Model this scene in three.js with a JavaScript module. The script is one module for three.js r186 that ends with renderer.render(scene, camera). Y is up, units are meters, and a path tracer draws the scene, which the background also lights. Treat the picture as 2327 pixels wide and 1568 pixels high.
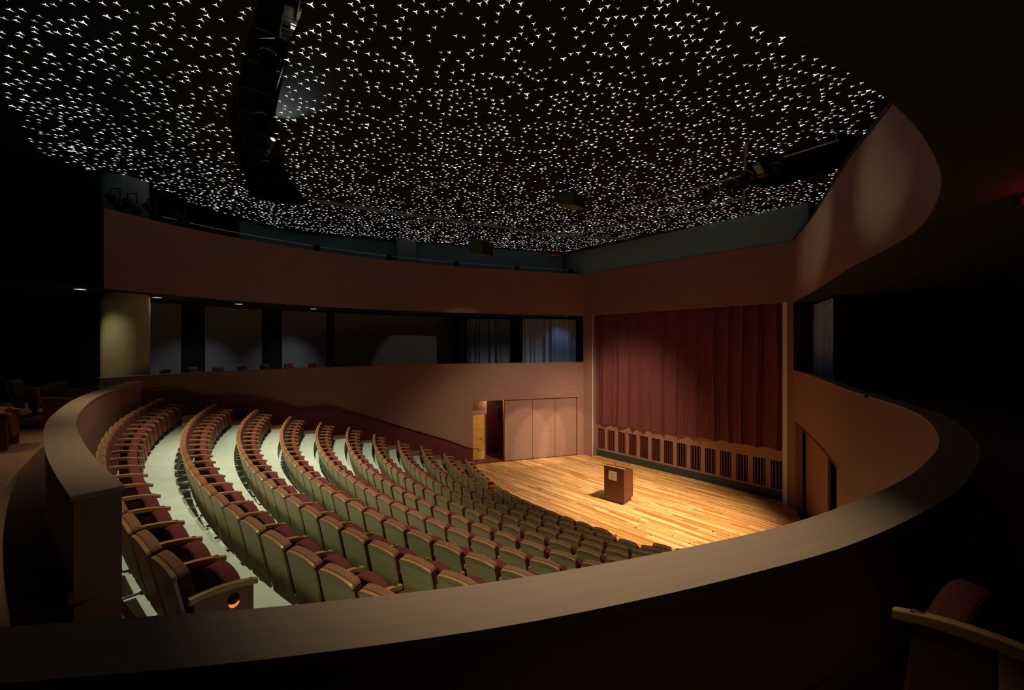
import * as THREE from 'three';
import { RoundedBoxGeometry } from 'three/addons/geometries/RoundedBoxGeometry.js';
import { mergeGeometries } from 'three/addons/utils/BufferGeometryUtils.js';
import { RectAreaLightUniformsLib } from 'three/addons/lights/RectAreaLightUniformsLib.js';

// ---------------------------------------------------------------- camera, sky, exposure
const IMG_W = 2327, IMG_H = 1568, FOCAL = 905;            // a 14 mm lens on the 2327 x 1568 frame
const scene = new THREE.Scene();
scene.background = new THREE.Color(0x000000);              // indoors, no sky
const camera = new THREE.PerspectiveCamera(2 * Math.atan(IMG_H / 2 / FOCAL) * 180 / Math.PI, IMG_W / IMG_H, 0.05, 80);
const EYE = 5.5;                                           // eye above the stage floor
camera.position.set(0, EYE, 0);
camera.lookAt(0, EYE, -10);
scene.add(camera);
const renderer = new THREE.WebGLRenderer({ antialias: true });
renderer.toneMapping = THREE.LinearToneMapping;
renderer.toneMappingExposure = 1.0;
renderer.shadowMap.enabled = true;
RectAreaLightUniformsLib.init();

// lamps placed to light the hall: [x, plan depth, y, target x, target depth, target y, candela, half angle deg, penumbra, colour, lens radius, size factor]
const WARM = 0xffecd0, HOUSE = 0xfff3d4, GALLERY = 0xeef2ff, COOL = 0xd9f2d4;
const UNSEEN_STAGE_SPOTS = [  // unseen fixtures at the hatch, placed to light stage, gallery and left wall
  [6.75, 10.2, 10.05, 5.1, 12.2, 0, 450, 21, 1.0, WARM],
  [7.0, 10.9, 10.05, 4.6, 13.6, 0, 480, 24, 1.0, WARM],
  [6.5, 11.0, 10.05, 1.0, 17.4, 0.8, 310, 29, 1.0, WARM],
  [5.9, 11.9, 10.05, -5.4, 20.2, 4.5, 30, 6.8, 0.2, WARM],
  [6.3, 10.65, 10.05, 0.55, 18.95, 0.85, 230, 6.4, 0.15, WARM],
  [6.15, 11.1, 10.05, 1.5, 19.25, 0.85, 230, 6.2, 0.15, WARM],
  [6.45, 11.45, 10.05, 2.75, 19.6, 0.85, 230, 6.4, 0.15, WARM],
];
const HOUSE_SPOTS = [  // first three hang in the slot, the rest are out of view
  [-4.3, 7.0, 10.55, -4.6, 7.4, 2.5, 125, 30, 0.9, HOUSE],
  [-5.6, 8.9, 10.55, -5.2, 9.6, 2.5, 125, 28, 0.9, HOUSE],
  [-6.9, 11.2, 10.55, -5.2, 12.6, 1.5, 170, 26, 0.9, HOUSE],
  [0.2, 2.5, 9.9, 0.3, 2.6, 4.0, 80, 21, 0.95, HOUSE],
  [-2.2, 4.2, 9.9, -2.5, 5.0, 3.0, 72, 30, 0.9, HOUSE],
  [0.9, 4.7, 9.9, 1.5, 7.6, 1.5, 80, 33, 0.9, HOUSE],
  [-3.2, 4.3, 9.9, 7.9, 10.5, 8.35, 190, 6.5, 1.0, COOL],
  [-3.6, 4.4, 9.9, 5.4, 6.0, 8.35, 120, 7.5, 1.0, COOL],
];
const UNSEEN_CURTAIN_SPOT = [2.15, 12.7, 9.6, 4.6, 18.3, 1.2, 230, 30, 1.0, WARM];  // unseen lamp behind the loudspeaker, placed to light the stage curtain

// ---------------------------------------------------------------- helpers
let seed = 20240;
const rnd = () => { seed = (seed * 1664525 + 1013904223) >>> 0; return seed / 4294967296; };
const rr = (a, b) => a + (b - a) * rnd();
const W = (X, Z, y = 0) => new THREE.Vector3(X, y, -Z);     // plan (x to the right, Z away from the eye) to world
const used = {};
function numbered(name) { const n = used[name] = (used[name] ?? -1) + 1; return n ? `${name}_${String(n).padStart(3, '0')}` : name; }
function shade(o) { o.traverse(c => { if (c.isMesh) { c.castShadow = true; c.receiveShadow = true; } }); return o; }
function part(name, geo, mat, parent, label) { const m = new THREE.Mesh(geo, mat); m.name = name; m.castShadow = m.receiveShadow = true; if (label) m.userData.label = label; parent.add(m); return m; }
function tag(o, label, category, group) { o.userData.label = label; o.userData.category = category; if (group) o.userData.group = group; return o; }
function thing(name, label, category, pos, turn = 0, group) { const g = new THREE.Group(); g.name = numbered(name); if (pos) g.position.copy(pos); g.rotation.y = turn; tag(g, label, category, group); scene.add(g); return g; }
function solo(name, geo, mat, label, category, group) { const m = part(numbered(name), geo, mat, scene); tag(m, label, category, group); return m; }
function struct(name, geo, mat, label) { const m = part(numbered(name), geo, mat, scene, label); m.userData.kind = 'structure'; return m; }
const ORD = ['', 'first', 'second', 'third', 'fourth', 'fifth', 'sixth', 'seventh', 'eighth', 'ninth', 'tenth', 'eleventh', 'twelfth', 'thirteenth', 'fourteenth', 'fifteenth', 'sixteenth', 'seventeenth', 'eighteenth', 'nineteenth', 'twentieth', 'twenty-first', 'twenty-second', 'twenty-third', 'twenty-fourth', 'twenty-fifth', 'twenty-sixth', 'twenty-seventh', 'twenty-eighth', 'twenty-ninth'];

function smooth(pts, step = 0.25) {                         // a smooth curve through plan points
  const c = new THREE.CatmullRomCurve3(pts.map(p => new THREE.Vector3(p[0], 0, p[1])), false, 'centripetal');
  const n = Math.max(2, Math.ceil(c.getLength() / step));
  return c.getSpacedPoints(n).map(p => [p.x, p.z]);
}
function offsetLine(pts, t) {                               // moved t to the left of the direction of travel
  return pts.map((p, i) => {
    const a = pts[Math.max(0, i - 1)], b = pts[Math.min(pts.length - 1, i + 1)];
    const dx = b[0] - a[0], dz = b[1] - a[1], l = Math.hypot(dx, dz);
    return [p[0] - dz / l * t, p[1] + dx / l * t];
  });
}
function wallGeo(pts, t, y0, y1) {                          // an upright wall along a plan line, t thick to its left; y0, y1 numbers or arrays
  const off = offsetLine(pts, t), n = pts.length;
  const lo = i => Array.isArray(y0) ? y0[i] : y0, hi = i => Array.isArray(y1) ? y1[i] : y1;
  const s = [0]; for (let i = 1; i < n; i++) s.push(s[i - 1] + Math.hypot(pts[i][0] - pts[i - 1][0], pts[i][1] - pts[i - 1][1]));
  const pos = [], uv = [], idx = [];
  const strip = (A, B) => { const b = pos.length / 3; for (let i = 0; i < n; i++) { pos.push(...A(i)[0], ...B(i)[0]); uv.push(...A(i)[1], ...B(i)[1]); if (i) { const k = b + 2 * i; idx.push(k - 2, k, k - 1, k, k + 1, k - 1); } } };
  const at = (L, i, y, v) => [[L[i][0], y, -L[i][1]], [s[i], v]];
  strip(i => at(off, i, lo(i), lo(i)), i => at(off, i, hi(i), hi(i)));
  strip(i => at(pts, i, hi(i), hi(i)), i => at(pts, i, lo(i), lo(i)));
  strip(i => at(off, i, hi(i), hi(i)), i => at(pts, i, hi(i), hi(i) + t));
  strip(i => at(pts, i, lo(i), lo(i)), i => at(off, i, lo(i), lo(i) + t));
  for (const i of [0, n - 1]) {
    const b = pos.length / 3; pos.push(pts[i][0], lo(i), -pts[i][1], off[i][0], lo(i), -off[i][1], pts[i][0], hi(i), -pts[i][1], off[i][0], hi(i), -off[i][1]);
    uv.push(0, lo(i), Math.abs(t), lo(i), 0, hi(i), Math.abs(t), hi(i)); i ? idx.push(b, b + 2, b + 1, b + 1, b + 2, b + 3) : idx.push(b, b + 1, b + 2, b + 1, b + 3, b + 2);
  }
  const g = new THREE.BufferGeometry();
  g.setAttribute('position', new THREE.Float32BufferAttribute(pos, 3)); g.setAttribute('uv', new THREE.Float32BufferAttribute(uv, 2));
  g.setIndex(idx); g.computeVertexNormals(); return g;
}
function prism(poly, y0, y1, holes = []) {                  // a plan polygon between two heights
  const sh = new THREE.Shape(poly.map(p => new THREE.Vector2(...p)));
  for (const h of holes) sh.holes.push(new THREE.Path(h.map(p => new THREE.Vector2(...p))));
  const g = new THREE.ExtrudeGeometry(sh, { depth: y1 - y0, bevelEnabled: false, curveSegments: 1 });
  g.rotateX(-Math.PI / 2); g.translate(0, y0, 0); return g;
}
function box(w, h, d, x = 0, y = 0, z = 0) { return new THREE.BoxGeometry(w, h, d).translate(x, y, z); }
function rbox(w, h, d, r, x = 0, y = 0, z = 0) { return new RoundedBoxGeometry(w, h, d, 2, r).translate(x, y, z); }
function pipe(a, b, r, seg = 8) { return new THREE.TubeGeometry(new THREE.LineCurve3(a, b), 1, r, seg); }
function tube(points, r, seg = 8, n = 40) { return new THREE.TubeGeometry(new THREE.CatmullRomCurve3(points), n, r, seg); }
const inside = (p, poly) => { let c = false; for (let i = 0, j = poly.length - 1; i < poly.length; j = i++) { const a = poly[i], b = poly[j]; if ((a[1] > p[1]) !== (b[1] > p[1]) && p[0] < (b[0] - a[0]) * (p[1] - a[1]) / (b[1] - a[1]) + a[0]) c = !c; } return c; };

// ---------------------------------------------------------------- materials
function noiseTex(w, h, fn, srgb) {
  const d = new Uint8Array(w * h * 4);
  for (let y = 0; y < h; y++) for (let x = 0; x < w; x++) { const c = fn(x / w, y / h, x, y); for (let k = 0; k < 3; k++) d[(y * w + x) * 4 + k] = Math.max(0, Math.min(255, c[k])); d[(y * w + x) * 4 + 3] = 255; }
  const t = new THREE.DataTexture(d, w, h); t.magFilter = THREE.LinearFilter; t.wrapS = t.wrapT = THREE.RepeatWrapping; if (srgb) t.colorSpace = THREE.SRGBColorSpace; t.needsUpdate = true; return t;
}
const hash = (x, y) => { let h = (x * 374761393 + y * 668265263) | 0; h = Math.imul(h ^ (h >>> 13), 1274126177); return ((h ^ (h >>> 16)) >>> 0) / 4294967296; };
function vnoise(u, v, nx, ny) {                              // tiling value noise
  const x = u * nx, y = v * ny, xi = Math.floor(x), yi = Math.floor(y), f = x - xi, g = y - yi, s = f * f * (3 - 2 * f), t = g * g * (3 - 2 * g);
  const H = (a, b) => hash(((a % nx) + nx) % nx + nx * 131, ((b % ny) + ny) % ny + ny * 57);
  return (H(xi, yi) * (1 - s) + H(xi + 1, yi) * s) * (1 - t) + (H(xi, yi + 1) * (1 - s) + H(xi + 1, yi + 1) * s) * t;
}
const mixc = (a, b, t) => a.map((v, i) => v + (b[i] - v) * t);
const grain = (a, b, nx = 6, ny = 110) => noiseTex(256, 512, (u, v) => mixc(a, b, Math.min(1, Math.max(0, 0.5 + (vnoise(u, v, nx, ny) - 0.5) * 0.9 + (vnoise(u, v, nx * 3, ny * 2) - 0.5) * 0.5 + (vnoise(u, v, 2, 5) - 0.5) * 0.4))), true);
const weave = (a, b, n = 64) => noiseTex(256, 256, (u, v, x, y) => mixc(a, b, 0.5 + (vnoise(u, v, n, n) - 0.5) * 0.8 + ((x + y) % 4 < 2 ? 0.12 : -0.12)), true);
const std = (o) => new THREE.MeshStandardMaterial({ roughness: 0.7, metalness: 0, ...o });
const rep = (t, x, y = x) => { const c = t.clone(); c.repeat.set(x, y); c.needsUpdate = true; return c; };
const panelTex = grain([138, 98, 82], [147, 107, 90]);
const M = {
  panel: std({ map: rep(panelTex, 0.5, 0.5), roughness: 0.55 }),
  cap: std({ map: rep(grain([156, 128, 105], [164, 135, 111]), 0.5, 0.5), roughness: 0.5 }),
  darkWood: std({ map: rep(grain([92, 40, 30], [116, 56, 42]), 0.5, 0.5), roughness: 0.5 }),
  wainscot: std({ map: rep(grain([84, 26, 24], [104, 36, 32]), 0.5, 0.5), roughness: 0.5 }),
  teal: std({ color: 0x6f8d90, roughness: 0.9 }),
  black: std({ color: 0x0b0b0b, roughness: 0.8 }),
  blackMetal: std({ color: 0x141414, roughness: 0.5, metalness: 0.3 }),
  steel: std({ color: 0x9a9a98, roughness: 0.35, metalness: 0.8 }),
  void: std({ color: 0x050505, roughness: 1 }),
  ceiling: std({ color: 0x090706, roughness: 0.95 }),
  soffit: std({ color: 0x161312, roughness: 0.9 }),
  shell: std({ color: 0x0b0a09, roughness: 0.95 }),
  terrace: std({ map: rep(noiseTex(256, 256, (u, v) => mixc([176, 190, 174], [196, 208, 192], vnoise(u, v, 8, 8) * 0.6 + vnoise(u, v, 40, 40) * 0.4), true), 0.6), roughness: 0.75 }),
  carpet: std({ map: rep(weave([104, 72, 50], [134, 96, 68], 90), 1.5), roughness: 0.98 }),
  velvet: new THREE.MeshPhysicalMaterial({ map: rep(noiseTex(256, 256, (u, v) => mixc([92, 42, 42], [112, 54, 51], vnoise(u, v, 50, 6) * 0.6 + vnoise(u, v, 90, 90) * 0.4), true), 0.6), roughness: 0.95, sheen: 1, sheenRoughness: 0.35, sheenColor: new THREE.Color(0.7, 0.5, 0.5) }),
  drape: std({ color: 0x8294b2, roughness: 0.95 }),
  backWood: std({ map: rep(grain([170, 150, 98], [190, 168, 114]), 1, 1), roughness: 0.45 }),
  armWood: std({ map: rep(grain([160, 120, 70], [180, 140, 86], 4, 60), 1, 1), roughness: 0.35 }),
  cloth: std({ map: rep(weave([88, 28, 26], [106, 38, 33], 70), 4), roughness: 0.9 }),
  clothTop: std({ map: rep(noiseTex(128, 128, (u, v) => { const a = Math.sin(u * Math.PI * 8) * Math.sin(v * Math.PI * 8); return a > 0.25 ? [160, 114, 74] : [116, 74, 53]; }, true), 11), roughness: 0.85 }),
  sideWood: std({ map: rep(grain([104, 46, 32], [126, 62, 44]), 1, 1), roughness: 0.45 }),
  standard: std({ map: rep(grain([66, 26, 20], [82, 36, 28]), 1, 1), roughness: 0.5 }),
  lectern: std({ map: rep(grain([86, 44, 24], [104, 56, 32]), 1, 1), roughness: 0.4 }),
  doorWood: std({ map: rep(grain([196, 140, 56], [224, 170, 82], 8, 40), 1, 1), roughness: 0.4 }),
  concrete: std({ map: rep(noiseTex(256, 256, (u, v) => mixc([176, 166, 128], [196, 186, 148], vnoise(u, v, 6, 6) * 0.6 + vnoise(u, v, 40, 40) * 0.4), true), 0.4), roughness: 0.8 }),
  fabricWall: std({ map: rep(weave([120, 122, 124], [140, 142, 144], 80), 1), roughness: 0.95 }),
  greenBase: std({ color: 0x2c3426, roughness: 0.7 }),
  pale: std({ color: 0xc9c0c4, roughness: 0.6 }),
  slot: std({ color: 0x26120f, roughness: 0.9 }),
};
const glow = (c, k) => new THREE.MeshStandardMaterial({ color: 0x222222, emissive: c, emissiveIntensity: k, roughness: 0.6 });

// ---------------------------------------------------------------- the plan
const C = [9.598, 19.776];                                  // centre of the seat arcs, behind the stage wall
const RAIL = EYE - 0.887, BAND0 = EYE + 1.464, BAND1 = EYE + 3.55, CEIL = EYE + 4.75, BALC = EYE - 1.48, HEAD = 2.9;
const LEFT = smooth([[3.6, 20.05], [3.3, 19.95], [-0.4, 18.78], [-1.8, 18.3], [-2.6, 18.0], [-6.15, 16.05], [-8.6, 13.8], [-9.74, 12.3], [-10.27, 11.15], [-10.55, 10.3]], 0.2);
const RIGHT = smooth([[9.56, 13.53], [8.23, 10.85], [7.0, 8.63], [6.46, 7.65], [5.25, 5.22], [4.42, 4.16], [3.75, 3.48], [3.23, 3.05], [2.61, 2.6], [2.01, 2.24], [1.34, 1.9], [0.82, 1.7], [0.4, 1.56], [-0.02, 1.44], [-0.39, 1.36], [-0.86, 1.28], [-1.16, 1.245], [-1.55, 1.2], [-2.2, 1.14]], 0.15);
const STUB = smooth([[-2.37, 2.42], [-3.02, 2.9], [-3.76, 3.48], [-4.9, 4.46], [-5.68, 5.24], [-6.88, 6.58], [-7.85, 7.92], [-8.8, 9.45]], 0.2);
const U = [0.675, -0.738], VV = [-0.738, -0.675], P0 = [3.6, 20.05], PLEN = 8.83;   // along the stage wall; towards the audience
const onWall = (s, v = 0) => [P0[0] + U[0] * s + VV[0] * v, P0[1] + U[1] * s + VV[1] * v];
const ratioCut = (line, lo, hi) => line.filter(p => p[0] / p[1] >= lo && p[0] / p[1] <= hi);
function atRatio(line, r) { const n = line.length, e = (p, q) => [p[0] + (p[0] - q[0]) * 40, p[1] + (p[1] - q[1]) * 40]; const l = [e(line[0], line[1]), ...line, e(line[n - 1], line[n - 2])]; for (const lo of [1, 0]) for (let i = lo ? 2 : 1; i < (lo ? n + 1 : n + 2); i++) { const a = l[i - 1], b = l[i], fa = a[0] - r * a[1], fb = b[0] - r * b[1]; if (fa * fb <= 0 && fa !== fb) { const t = fa / (fa - fb); return [a[0] + (b[0] - a[0]) * t, a[1] + (b[1] - a[1]) * t]; } } return null; }
const px = x => (x - 1163.5) / FOCAL;
function span(line, r0, r1) { const a = atRatio(line, r0), b = atRatio(line, r1), lo = Math.min(r0, r1), hi = Math.max(r0, r1); let m = line.filter(p => p[0] / p[1] > lo + 1e-6 && p[0] / p[1] < hi - 1e-6); const l = [a, ...((m.length && Math.hypot(m[0][0] - a[0], m[0][1] - a[1]) > Math.hypot(m[m.length - 1][0] - a[0], m[m.length - 1][1] - a[1])) ? m.reverse() : m), b]; return l.filter((p, i) => !i || Math.hypot(p[0] - l[i - 1][0], p[1] - l[i - 1][1]) > 0.01); }

// ---------------------------------------------------------------- shell of the building
{
  struct('wall_back', box(34, 13, 0.3, 0, 5.5, -27.2), M.shell, 'black outer wall behind the stage');
  struct('wall_front', box(34, 13, 0.3, 0, 5.5, 6.2), M.shell);
  struct('wall_far_left', box(0.3, 13, 33, -16.5, 5.5, -10.5), M.shell);
  struct('wall_far_right', box(0.3, 13, 33, 16.5, 5.5, -10.5), M.shell);
  struct('floor', box(33, 0.3, 33.4, 0, -0.75, -10.5), M.shell);
  struct('ceiling', box(34, 0.3, 34, 0, 12.2, -10.5), M.void, 'black roof slab above the lighting slots');
}
// upper slab: balcony and gallery floor around the well of the hall
{
    const hole = [[-3.05, 1.1], ...offsetLine(RIGHT, 0.1).slice().reverse(), onWall(PLEN + 0.1, -0.9), onWall(-0.1, -0.9), ...offsetLine(LEFT, -0.1), ...offsetLine(STUB, 0.1).slice().reverse(), [-2.45, 2.4], [-3.05, 2.95]];
  struct('floor', prism([[-16, -5.8], [16, -5.8], [16, 26.8], [-16, 26.8]], BALC - 0.25, BALC, [hole]), M.carpet, 'brown carpeted balcony floor around the hall');
  struct('floor', prism([[-3.05, 1.15], [-1.4, 1.15], [-1.3, 1.5], [-2.3, 2.5], [-3.05, 3.0]], BALC - 0.45, BALC - 0.3), M.carpet, 'dark carpeted step down from balcony to back row');
  const top = [...offsetLine(RIGHT, 0.002).slice().reverse(), onWall(PLEN + 0.1, -0.9), onWall(-0.1, -0.9), ...offsetLine(LEFT, -0.002), [-12, 6], [-11, 2.5], [-8.5, 0.6], [-4, 0.3]];
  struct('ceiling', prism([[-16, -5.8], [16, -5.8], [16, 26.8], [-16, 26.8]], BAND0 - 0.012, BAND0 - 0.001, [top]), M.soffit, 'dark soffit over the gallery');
}

// ---------------------------------------------------------------- walls of the hall
// left wall below the gallery rail, with the doorway recess
const r1075 = px(1075), r1107 = px(1107), r1145 = px(1145), r1313 = px(1312);
{
  const g = new THREE.Group(); g.name = numbered('wall_left'); g.userData.kind = 'structure'; scene.add(g);
  const endR = LEFT[LEFT.length - 1][0] / LEFT[LEFT.length - 1][1] + 1e-4;
  part('wall_panel', wallGeo(span(LEFT, r1075, endR), -0.2, -0.6, RAIL), M.panel, g);
  part('wall_panel', wallGeo(span(LEFT, r1313, r1075), -0.2, HEAD, RAIL), M.panel, g);
  part('wall_panel', wallGeo(span(LEFT, LEFT[0][0] / LEFT[0][1] - 1e-4, r1313), -0.2, -0.6, RAIL), M.panel, g);
  const back = offsetLine(LEFT, -0.07);
  const cuts = [1145, 1210.5, 1261.5, 1310];
  for (let i = 0; i < 3; i++) part('door_panel', wallGeo(span(back, px(cuts[i + 1] - (i < 2 ? 0.9 : 0.4)), px(cuts[i])), -0.06, 0, HEAD + 0.05), M.panel, g);
  part('recess_back', wallGeo(span(offsetLine(LEFT, -0.3), px(1312), px(1144)), -0.05, 0, HEAD + 0.1), M.doorWood, g);
  part('recess_side', prism([atRatio(back, r1145), atRatio(offsetLine(LEFT, -1.6), px(1139)), atRatio(offsetLine(LEFT, -1.6), px(1142)), atRatio(back, px(1147))], 0, HEAD + 0.1), M.wainscot, g);
  part('passage_floor', prism([atRatio(LEFT, r1075), atRatio(LEFT, r1145), atRatio(offsetLine(LEFT, -1.7), px(1145)), atRatio(offsetLine(LEFT, -1.7), px(1060))], -0.1, 0.0), M.darkWood, g);
  part('passage_ceiling', prism([atRatio(offsetLine(LEFT, -0.2), r1075), atRatio(offsetLine(LEFT, -0.2), r1313), atRatio(offsetLine(LEFT, -1.7), r1313), atRatio(offsetLine(LEFT, -1.7), px(1040))], HEAD + 0.0, HEAD + 0.12), M.darkWood, g);
  const far = offsetLine(LEFT, -0.75);
  part('passage_wall', wallGeo(span(far, px(1106), px(1060)), -0.08, 2.14, HEAD), M.panel, g);
  part('passage_back', wallGeo(span(offsetLine(LEFT, -1.65), px(1150), px(1030)), -0.08, 0, HEAD), M.wainscot, g);
  part('gallery_rail_cap', wallGeo(offsetLine(LEFT, 0.02), -0.26, RAIL, RAIL + 0.035), M.panel, g);
  const d = new THREE.Group(); d.name = numbered('door_1'); d.userData.kind = 'structure'; scene.add(d);
  part('door_leaf', wallGeo(span(far, px(1101), px(1062)), -0.05, 0.0, 2.13), M.doorWood, d, 'yellow oak door leaf');
  part('door_frame', wallGeo(span(far, px(1105), px(1101.2)), -0.1, 0.0, 2.18), M.darkWood, d);
  const q = atRatio(offsetLine(LEFT, -0.7), px(1094));
  part('door_handle', new THREE.SphereGeometry(0.035, 10, 8).translate(q[0], 1.0, -q[1]), M.steel, d);
  // unseen lamp placed in the passage ceiling to light the door
  const lq = atRatio(offsetLine(LEFT, -0.42), px(1120)), lp = thing('unseen_passage_lamp', 'unseen small lamp in the doorway passage ceiling, placed to light the yellow door', 'light', W(lq[0], lq[1], HEAD - 0.03));
  part('trim_ring', new THREE.CylinderGeometry(0.1, 0.1, 0.03, 16).translate(0, 0.015, 0), M.steel, lp); part('lens', new THREE.CylinderGeometry(0.08, 0.08, 0.008, 16), glow(0xffd9a0, 1.5), lp);
  const pl0 = new THREE.PointLight(0xffd9a0, 1.6, 0, 2); pl0.name = 'unseen_passage_lamp_glow'; pl0.position.set(0, -0.06, 0); pl0.castShadow = true; pl0.shadow.radius = 3; lp.add(pl0);
  // exit sign inside the passage
  const e = atRatio(offsetLine(LEFT, -0.9), px(1129));
  const s = thing('exit_sign', 'small dark exit sign box high in the passage beside the yellow door', 'sign', W(e[0], e[1], 2.36), 0.9);
  part('housing', rbox(0.3, 0.2, 0.05, 0.01, 0, 0.1, 0), M.blackMetal, s); part('lens', box(0.26, 0.16, 0.006, 0, 0.1, 0.028), glow(0x1a4a2a, 0.12), s); part('bracket', box(0.03, 0.36, 0.03, 0, 0.36, 0), M.blackMetal, s);
}
// dark red wainscot that follows the aisle stairs, with handrail
{
  const H = [[px(1074), 0.72], [px(1010), 1.3], [px(950), 1.75], [px(850), 2.51], [px(800), 2.85], [px(745), 3.2], [px(680), 3.22], [px(620), 3.52], [px(545), 3.85], [px(480), 3.85], [px(410), 4.16], [px(350), 4.19], [px(300), 4.2]];
  const hgt = r => { for (let i = 1; i < H.length; i++) if (r >= H[i][0]) { const t = (r - H[i][0]) / (H[i - 1][0] - H[i][0]); return H[i][1] + (H[i - 1][1] - H[i][1]) * Math.min(1, t); } return 4.2; };
  const L = span(offsetLine(LEFT, 0.005), px(1074), px(270));
  struct('trim_1', wallGeo(L, 0.03, L.map(p => hgt(p[0] / p[1]) - 1.6), L.map(p => hgt(p[0] / p[1]))), M.wainscot, 'dark red wainscot stepping down along the aisle stairs');
  const t = thing('handrail', 'thin wooden handrail running down the left wall above the dark red wainscot', 'handrail', W(0, 0, 0));
  const R = span(offsetLine(LEFT, 0.09), px(1080), px(300)).filter((p, i) => i % 2 === 0);
  const pts = R.map(p => W(p[0], p[1], hgt(p[0] / p[1]) + 0.03));
  pts.unshift(W(R[0][0] + 0.12, R[0][1] + 0.04, 0.62), W(R[0][0] + 0.14, R[0][1] + 0.05, 0.74));
  part('rail', tube(pts, 0.025, 8, 160), M.sideWood, t);
  for (let i = 4; i < R.length; i += 7) { const p = R[i], w = atRatio(LEFT, p[0] / p[1]); part('bracket', pipe(W(p[0], p[1], hgt(p[0] / p[1]) + 0.01), W(w[0], w[1], hgt(p[0] / p[1]) - 0.06), 0.01, 6), M.steel, t); }
}
// right wall below the rail, running on as the near parapet
{
  const g = new THREE.Group(); g.name = numbered('wall_right'); g.userData.kind = 'structure'; scene.add(g);
  const a = RIGHT.findIndex(p => p[0] / p[1] >= px(1806)), b = RIGHT.findIndex(p => p[0] / p[1] >= px(1899.5));
  const kk = RIGHT.findIndex(p => p[1] < 4.6);
  part('wall_panel', wallGeo(RIGHT.slice(0, a + 1), 0.2, -0.6, RAIL), M.panel, g);
  part('wall_panel', wallGeo(RIGHT.slice(a, b + 1), 0.2, HEAD, RAIL), M.panel, g);
  part('wall_panel', wallGeo(RIGHT.slice(b, kk + 1), 0.2, -0.6, RAIL), M.panel, g);
  part('wall_panel', wallGeo(RIGHT.slice(kk), 0.2, -0.6, RAIL), M.panel, g);
  part('parapet_cap', wallGeo(offsetLine(RIGHT, -0.012), 0.232, RAIL, RAIL + 0.03), M.cap, g);
  part('baseboard', wallGeo(offsetLine(RIGHT.slice(kk - 20), 0.2), 0.012, BALC, BALC + 0.07), M.armWood, g);
  const rec = offsetLine(RIGHT, 0.3), ra = rec.findIndex(p => p[0] / p[1] >= px(1823)), c = rec.findIndex(p => p[0] / p[1] >= px(1880)), m1 = Math.round(ra + (c - ra) * 0.45), m2 = Math.round(ra + (c - ra) * 0.78);
  part('door_panel', wallGeo(rec.slice(ra, m1 + 1), 0.06, 0, HEAD + 0.05), M.panel, g);
  part('door_panel', wallGeo(rec.slice(m1, m2 + 1), 0.06, 0, HEAD + 0.05), M.panel, g);
  part('door_panel', wallGeo(rec.slice(m2, c + 1), 0.06, 0, HEAD + 0.05), M.panel, g);
  part('recess_back', wallGeo(offsetLine(RIGHT, 0.9).slice(a - 1, b + 8), 0.06, 0, HEAD + 0.05), M.wainscot, g);
  part('recess_ceiling', prism([...RIGHT.slice(a, b + 1), ...offsetLine(RIGHT, 0.95).slice(a, b + 1).reverse()], HEAD - 0.02, HEAD + 0.06), M.darkWood, g);
}
{
  const q = atRatio(offsetLine(RIGHT, -0.03), px(1968)), d = thing('dome_fixture', 'tiny dark glossy dome on the inner edge of the near right parapet', 'dome', W(q[0], q[1], RAIL));
  part('dome', new THREE.SphereGeometry(0.022, 16, 12).translate(0, 0.02, 0), std({ color: 0x1a1412, roughness: 0.15 }), d); part('base', new THREE.CylinderGeometry(0.024, 0.026, 0.02, 16), M.steel, d); part('bracket', pipe(new THREE.Vector3(0, -0.005, 0), W(0.02, -0.03, -0.005).add(new THREE.Vector3(0, 0, 0)), 0.008, 6), M.blackMetal, d);
}
// short curved parapet behind the back row, left
{
  const g = new THREE.Group(); g.name = numbered('wall_rear_left'); g.userData.kind = 'structure'; scene.add(g);
  part('wall_panel', wallGeo(STUB, 0.2, 2.6, RAIL), M.panel, g);
  part('parapet_cap', wallGeo(offsetLine(STUB, -0.012), 0.224, RAIL, RAIL + 0.03), M.cap, g);
  part('baseboard', wallGeo(offsetLine(STUB, 0.2), 0.02, BALC, BALC + 0.08), M.darkWood, g);
}
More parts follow.
